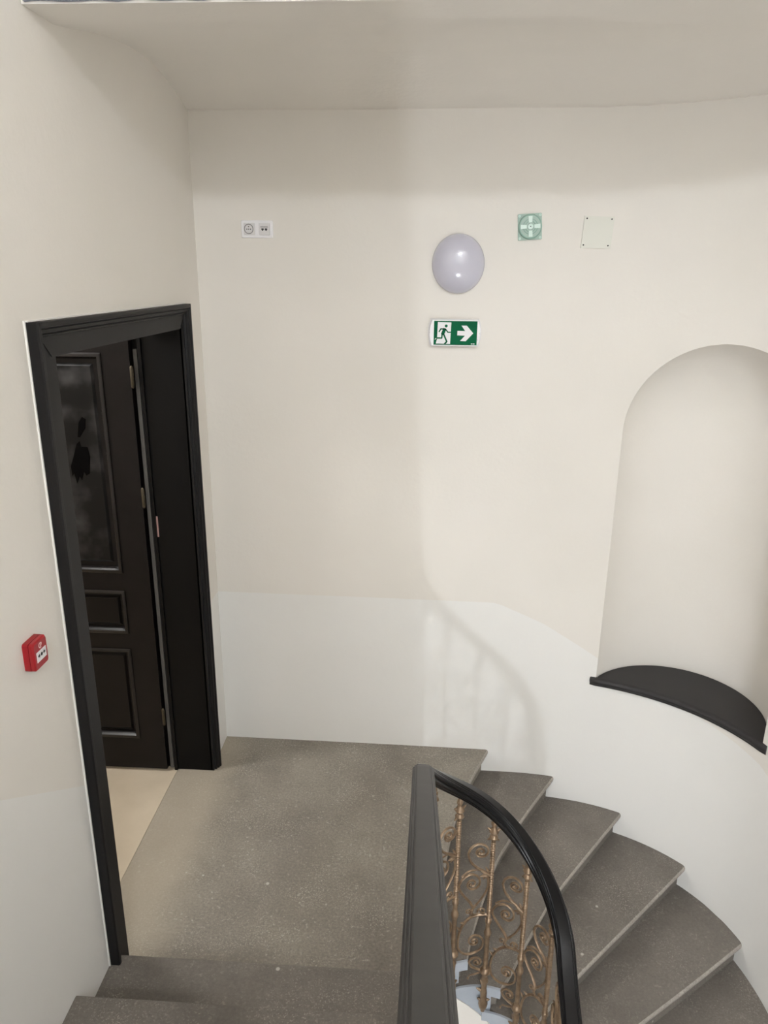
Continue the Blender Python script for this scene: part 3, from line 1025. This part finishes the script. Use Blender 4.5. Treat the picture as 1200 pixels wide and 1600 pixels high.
def flat(pts, mi_y):
    b = bmesh.new()
    prism(b, [G2(*p) for p in pts], 'y', mi_y, mi_y - 0.0006)
    return b
obj('door_symbol', flat([(288, 258), (526, 262), (515, 620), (262, 615), (275, 560), (282, 545)], fy - 0.002), M['sign_white'], panel)
obj('arrow_symbol', flat([(638, 400), (775, 402), (705, 312), (800, 312), (918, 438), (790, 570), (690, 566), (775, 478), (636, 474)], fy - 0.002), M['sign_white'], panel)
man = bmesh.new()
def stroke(pts, wd):
    q = [Vector((*G2(*p), 0)) for p in pts]
    for a_, b_ in zip(q, q[1:]):
        d = (b_ - a_).normalized(); n_ = Vector((-d.y, d.x, 0)) * wd / 2
        e = d * wd * 0.25
        prism(man, [((v).x, (v).y) for v in (a_ - e + n_, b_ + e + n_, b_ + e - n_, a_ - e - n_)], 'y', fy - 0.0026, fy - 0.0032)
u_ = (gx1 - gx0) / 763
hd = G2(437, 322)
prism(man, [(hd[0] + 26 * u_ * math.cos(t), hd[1] + 26 * u_ * math.sin(t)) for t in [2 * math.pi * i / 16 for i in range(16)]], 'y', fy - 0.0026, fy - 0.0032)
stroke([(315, 418), (345, 370), (420, 372)], 22 * u_)
stroke([(425, 372), (470, 425), (522, 425)], 20 * u_)
stroke([(412, 375), (378, 455)], 56 * u_)
stroke([(370, 450), (365, 522), (262, 522)], 26 * u_)
stroke([(395, 455), (455, 580), (420, 618)], 28 * u_)
obj('running_figure', man, M['green'], panel)
obj('step_symbol', flat([(238, 545), (262, 522), (270, 528), (252, 550)], fy - 0.0027), M['sign_white'], panel)
bm = bmesh.new()
for a_, b_ in ((885, 912), (918, 948)):
    prism(bm, [G2(a_, 606), G2(b_, 606), G2(b_, 622), G2(a_, 622)], 'y', fy - 0.002, fy - 0.0026)
obj('small_print', bm, M['sign_white'], panel)
bm = bmesh.new()
for x, z in ((ex0 + 0.004, 2.425), (ex1 - 0.004, 2.423), (gx1 + 0.003, 2.391)):
    box(bm, x - 0.002, x + 0.002, fy - 0.001, fy + 0.012, z - 0.004, z + 0.004)
obj('clip', bm, M['plastic_grey'], sign)

# double socket
sx0, sx1, sz0, sz1 = -0.930, -0.774, 2.861, 2.942
sy = yw(-0.85)
sock = thing('double_socket', 'white double wall socket plate high on the back wall near the corner', 'socket', (-0.852, sy, 2.90))
bm = bmesh.new()
slab(bm, rounded(sx0, sx1, sz0, sz1, 0.005), sy + 0.001, 0.011, taper=0.002)
obj('frame', bm, M['plastic'], sock, smooth=30)
for i, c in enumerate((-0.890, -0.815)):
    bm = bmesh.new()
    slab(bm, rounded(c - 0.027, c + 0.027, 2.874, 2.929, 0.003), sy - 0.010, 0.004, taper=0.001)
    ins = obj('power_outlet' if i == 0 else 'data_outlet', bm, M['plastic_grey'], sock, smooth=30)
    if i == 0:
        bm = bmesh.new()
        lathe(bm, [(0.0195, 0), (0.0215, 0.0018), (0.0235, 0.0006), (0.0235, -0.001), (0.0195, -0.001), (0.0195, 0)], (c - 0.002, sy - 0.0142, 2.902), 'y', 28)
        obj('recess_rim', bm, M['grey_mid'], ins, smooth=40)
        bm = bmesh.new()
        for dx, dz in ((-0.009, -0.001), (0.009, -0.001), (0.0, -0.001)):
            lathe(bm, [(0.0003, 0), (0.0026, 0), (0.0026, 0.001), (0.0003, 0.001)], (c - 0.002 + dx, sy - 0.0140, 2.902 + dz), 'y', 10)
        obj('pin_hole', bm, M['dark'], ins)
        bm = bmesh.new()
        lathe(bm, [(0.0003, 0), (0.0026, 0), (0.0022, 0.006), (0.0003, 0.0065)], (c - 0.002, sy - 0.0140, 2.9125), 'y', 10)
        obj('earth_pin', bm, M['brass'], ins)
    else:
        for dx in (-0.009, 0.008):
            bm = bmesh.new()
            prism(bm, [(c + dx - 0.006, 2.905), (c + dx + 0.006, 2.905), (c + dx + 0.006, 2.898), (c + dx + 0.003, 2.898), (c + dx + 0.003, 2.8935), (c + dx - 0.003, 2.8935), (c + dx - 0.003, 2.898), (c + dx - 0.006, 2.898)], 'y', sy - 0.0138, sy - 0.0146)
            obj('data_port', bm, M['dark'], ins)
        bm = bmesh.new()
        box(bm, c - 0.019, c + 0.017, sy - 0.0165, sy - 0.0138, 2.909, 2.914)
        obj('label_ridge', bm, M['grey_mid'], ins)

# mint siren / detector base
qx, qz = 0.466, 2.919
qy = yw(qx)
siren = thing('siren', 'pale green translucent round siren on a square base on the back wall', 'alarm', (qx, qy, qz))
rot = math.radians(4)
def rq(dx, dz):
    return (qx + dx * math.cos(rot) - dz * math.sin(rot), qz + dx * math.sin(rot) + dz * math.cos(rot))
bm = bmesh.new()
slab(bm, [rq(p[0], p[1]) for p in rounded(-0.056, 0.056, -0.059, 0.059, 0.004)], qy + 0.001, 0.010)
obj('base_plate', bm, M['mint'], siren)
bm = bmesh.new()
lathe(bm, [(0.0005, 0.009), (0.054, 0.009), (0.054, 0.022), (0.050, 0.030), (0.0005, 0.032)], (qx, qy, qz), 'y', 40)
obj('round_body', bm, M['mint'], siren, smooth=40)
bm = bmesh.new()
lathe(bm, [(0.0495, 0.028), (0.0495, 0.031), (0.0535, 0.031), (0.0555, 0.024), (0.0555, 0.012), (0.0495, 0.028)], (qx, qy, qz), 'y', 40)
obj('dark_rim', bm, M['mint_dark'], siren, smooth=40)
bm = bmesh.new()
lathe(bm, [(0.0005, 0.031), (0.014, 0.031), (0.013, 0.037), (0.0022, 0.039), (0.0005, 0.036)], (qx, qy, qz), 'y', 20)
hub = obj('hub', bm, M['mint_light'], siren, smooth=40)
bm = bmesh.new()
lathe(bm, [(0.0005, 0.038), (0.0026, 0.038), (0.0026, 0.0395), (0.0005, 0.0395)], (qx, qy, qz), 'y', 10)
obj('screw', bm, M['dark'], hub)
for k in range(4):
    bm = bmesh.new()
    t = rot + k * HALF
    q = []
    for rr, hw in ((0.018, 0.008), (0.018, -0.008), (0.046, -0.010), (0.046, 0.010)):
        q.append((qx + rr * math.cos(t) - hw * math.sin(t), qz + rr * math.sin(t) + hw * math.cos(t)))
    prism(bm, q, 'y', qy - 0.0315, qy - 0.0355)
    obj('spoke', bm, M['mint_light'], siren)
for rr in (0.024, 0.034):
    bm = bmesh.new()
    lathe(bm, [(rr - 0.0012, 0.031), (rr - 0.0012, 0.0335), (rr + 0.0012, 0.0335), (rr + 0.0012, 0.031), (rr - 0.0012, 0.031)], (qx, qy, qz), 'y', 32)
    obj('ring', bm, M['mint_dark'], siren)
for dx, dz in ((-0.048, -0.050), (0.048, -0.050), (-0.048, 0.050), (0.048, 0.050)):
    p = rq(dx, dz)
    bm = bmesh.new()
    lathe(bm, [(0.0025, 0.009), (0.0025, 0.012), (0.0055, 0.012), (0.0055, 0.009), (0.0025, 0.009)], (p[0], qy, p[1]), 'y', 12)
    obj('screw_boss', bm, M['mint_light'], siren)

# blank junction cover
plate = thing('cover_plate', 'thin square blank cover plate with four dark screws on the back wall', 'cover plate', (0.783, yw(0.783), 2.895))
def yslant(x):
    return yw(0.714) - 0.0 + (yw(0.852) - yw(0.714)) * (x - 0.714) / 0.138
bm = bmesh.new()
cor = [(0.711, 2.825), (0.846, 2.823), (0.854, 2.963), (0.718, 2.968)]
loft(bm, [[(x, yslant(x) + 0.001, z) for x, z in cor], [(x, yslant(x) - 0.009, z) for x, z in cor]])
obj('plate', bm, M['plate'], plate)
for x, z in ((0.729, 2.957), (0.841, 2.953), (0.722, 2.839), (0.834, 2.836)):
    bm = bmesh.new()
    lathe(bm, [(0.0004, 0.008), (0.0036, 0.008), (0.0034, 0.0102), (0.0004, 0.0106)], (x, yslant(x), z), 'y', 10)
    obj('screw', bm, M['dark'], plate)

# red fire call point on the left wall (x grows into the stairwell)
call = thing('fire_call_point', 'red fire alarm call point on the left wall beside the door frame', 'alarm', (XL, 1.94, 1.61))
AY0, AY1, AZ0, AZ1, AD = 1.892, 1.970, 1.566, 1.656, 0.034
def wl(bm, pts, d0, d1, shrink=0.0):
    cy_ = sum(p[0] for p in pts) / len(pts); cz = sum(p[1] for p in pts) / len(pts)
    k = lambda p: (cy_ + (p[0] - cy_) * (1 - shrink), cz + (p[1] - cz) * (1 - shrink))
    loft(bm, [[(XL + d0, *p) for p in pts], [(XL + d1, *k(p)) for p in pts]])
bm = bmesh.new()
wl(bm, rounded(AY0, AY1, AZ0, AZ1, 0.008), -0.001, 0.018)
obj('back_box', bm, M['red'], call, smooth=30)
bm = bmesh.new()
o1 = rounded(AY0, AY1, AZ0, AZ1, 0.009)
cyc, czc = (AY0 + AY1) / 2, (AZ0 + AZ1) / 2
rg = []
for d, kk in ((0.019, 0.985), (0.0205, 1.0), (0.029, 1.0), (AD, 0.90)):
    rg.append([(XL + d, cyc + (p[0] - cyc) * kk, czc + (p[1] - czc) * kk) for p in o1])
loft(bm, rg)
obj('front_cover', bm, M['red'], call, smooth=30)
bm = bmesh.new()
box(bm, XL + AD - 0.001, XL + AD + 0.0012, cyc - 0.027, cyc + 0.027, czc - 0.020, czc + 0.012)
pl = obj('press_plate', bm, M['sign_white'], call)
bm = bmesh.new()
xx = XL + AD + 0.0012
zc = czc - 0.002
prism(bm, [(cyc + 0.0055 * math.cos(t), zc + 0.0055 * math.sin(t)) for t in [2 * math.pi * i / 14 for i in range(14)]], 'x', xx, xx + 0.0006)
for s in (-1, 1):
    prism(bm, [(cyc + s * 0.009, zc), (cyc + s * 0.014, zc + 0.0065), (cyc + s * 0.014, zc + 0.003), (cyc + s * 0.020, zc + 0.003), (cyc + s * 0.020, zc - 0.003), (cyc + s * 0.014, zc - 0.003), (cyc + s * 0.014, zc - 0.0065)], 'x', xx, xx + 0.0006)
obj('press_symbol', bm, M['dark'], pl)
bm = bmesh.new()
zi = czc + 0.026
for a0, a1 in ((60, 300),):
    n = 14
    out = [(cyc + 0.009 * math.cos(math.radians(a0 + (a1 - a0) * i / n)), zi + 0.009 * math.sin(math.radians(a0 + (a1 - a0) * i / n))) for i in range(n + 1)]
    inn = [(cyc + 0.0068 * math.cos(math.radians(a1 - (a1 - a0) * i / n)), zi + 0.0068 * math.sin(math.radians(a1 - (a1 - a0) * i / n))) for i in range(n + 1)]
    prism(bm, out + inn, 'x', XL + AD - 0.001, XL + AD + 0.0008)
prism(bm, [(cyc - 0.001, zi - 0.006), (cyc + 0.003, zi - 0.004), (cyc + 0.0085, zi + 0.004), (cyc + 0.006, zi + 0.0085), (cyc + 0.002, zi + 0.003)], 'x', XL + AD - 0.001, XL + AD + 0.0008)
obj('hand_symbol', bm, M['red_light'], call)
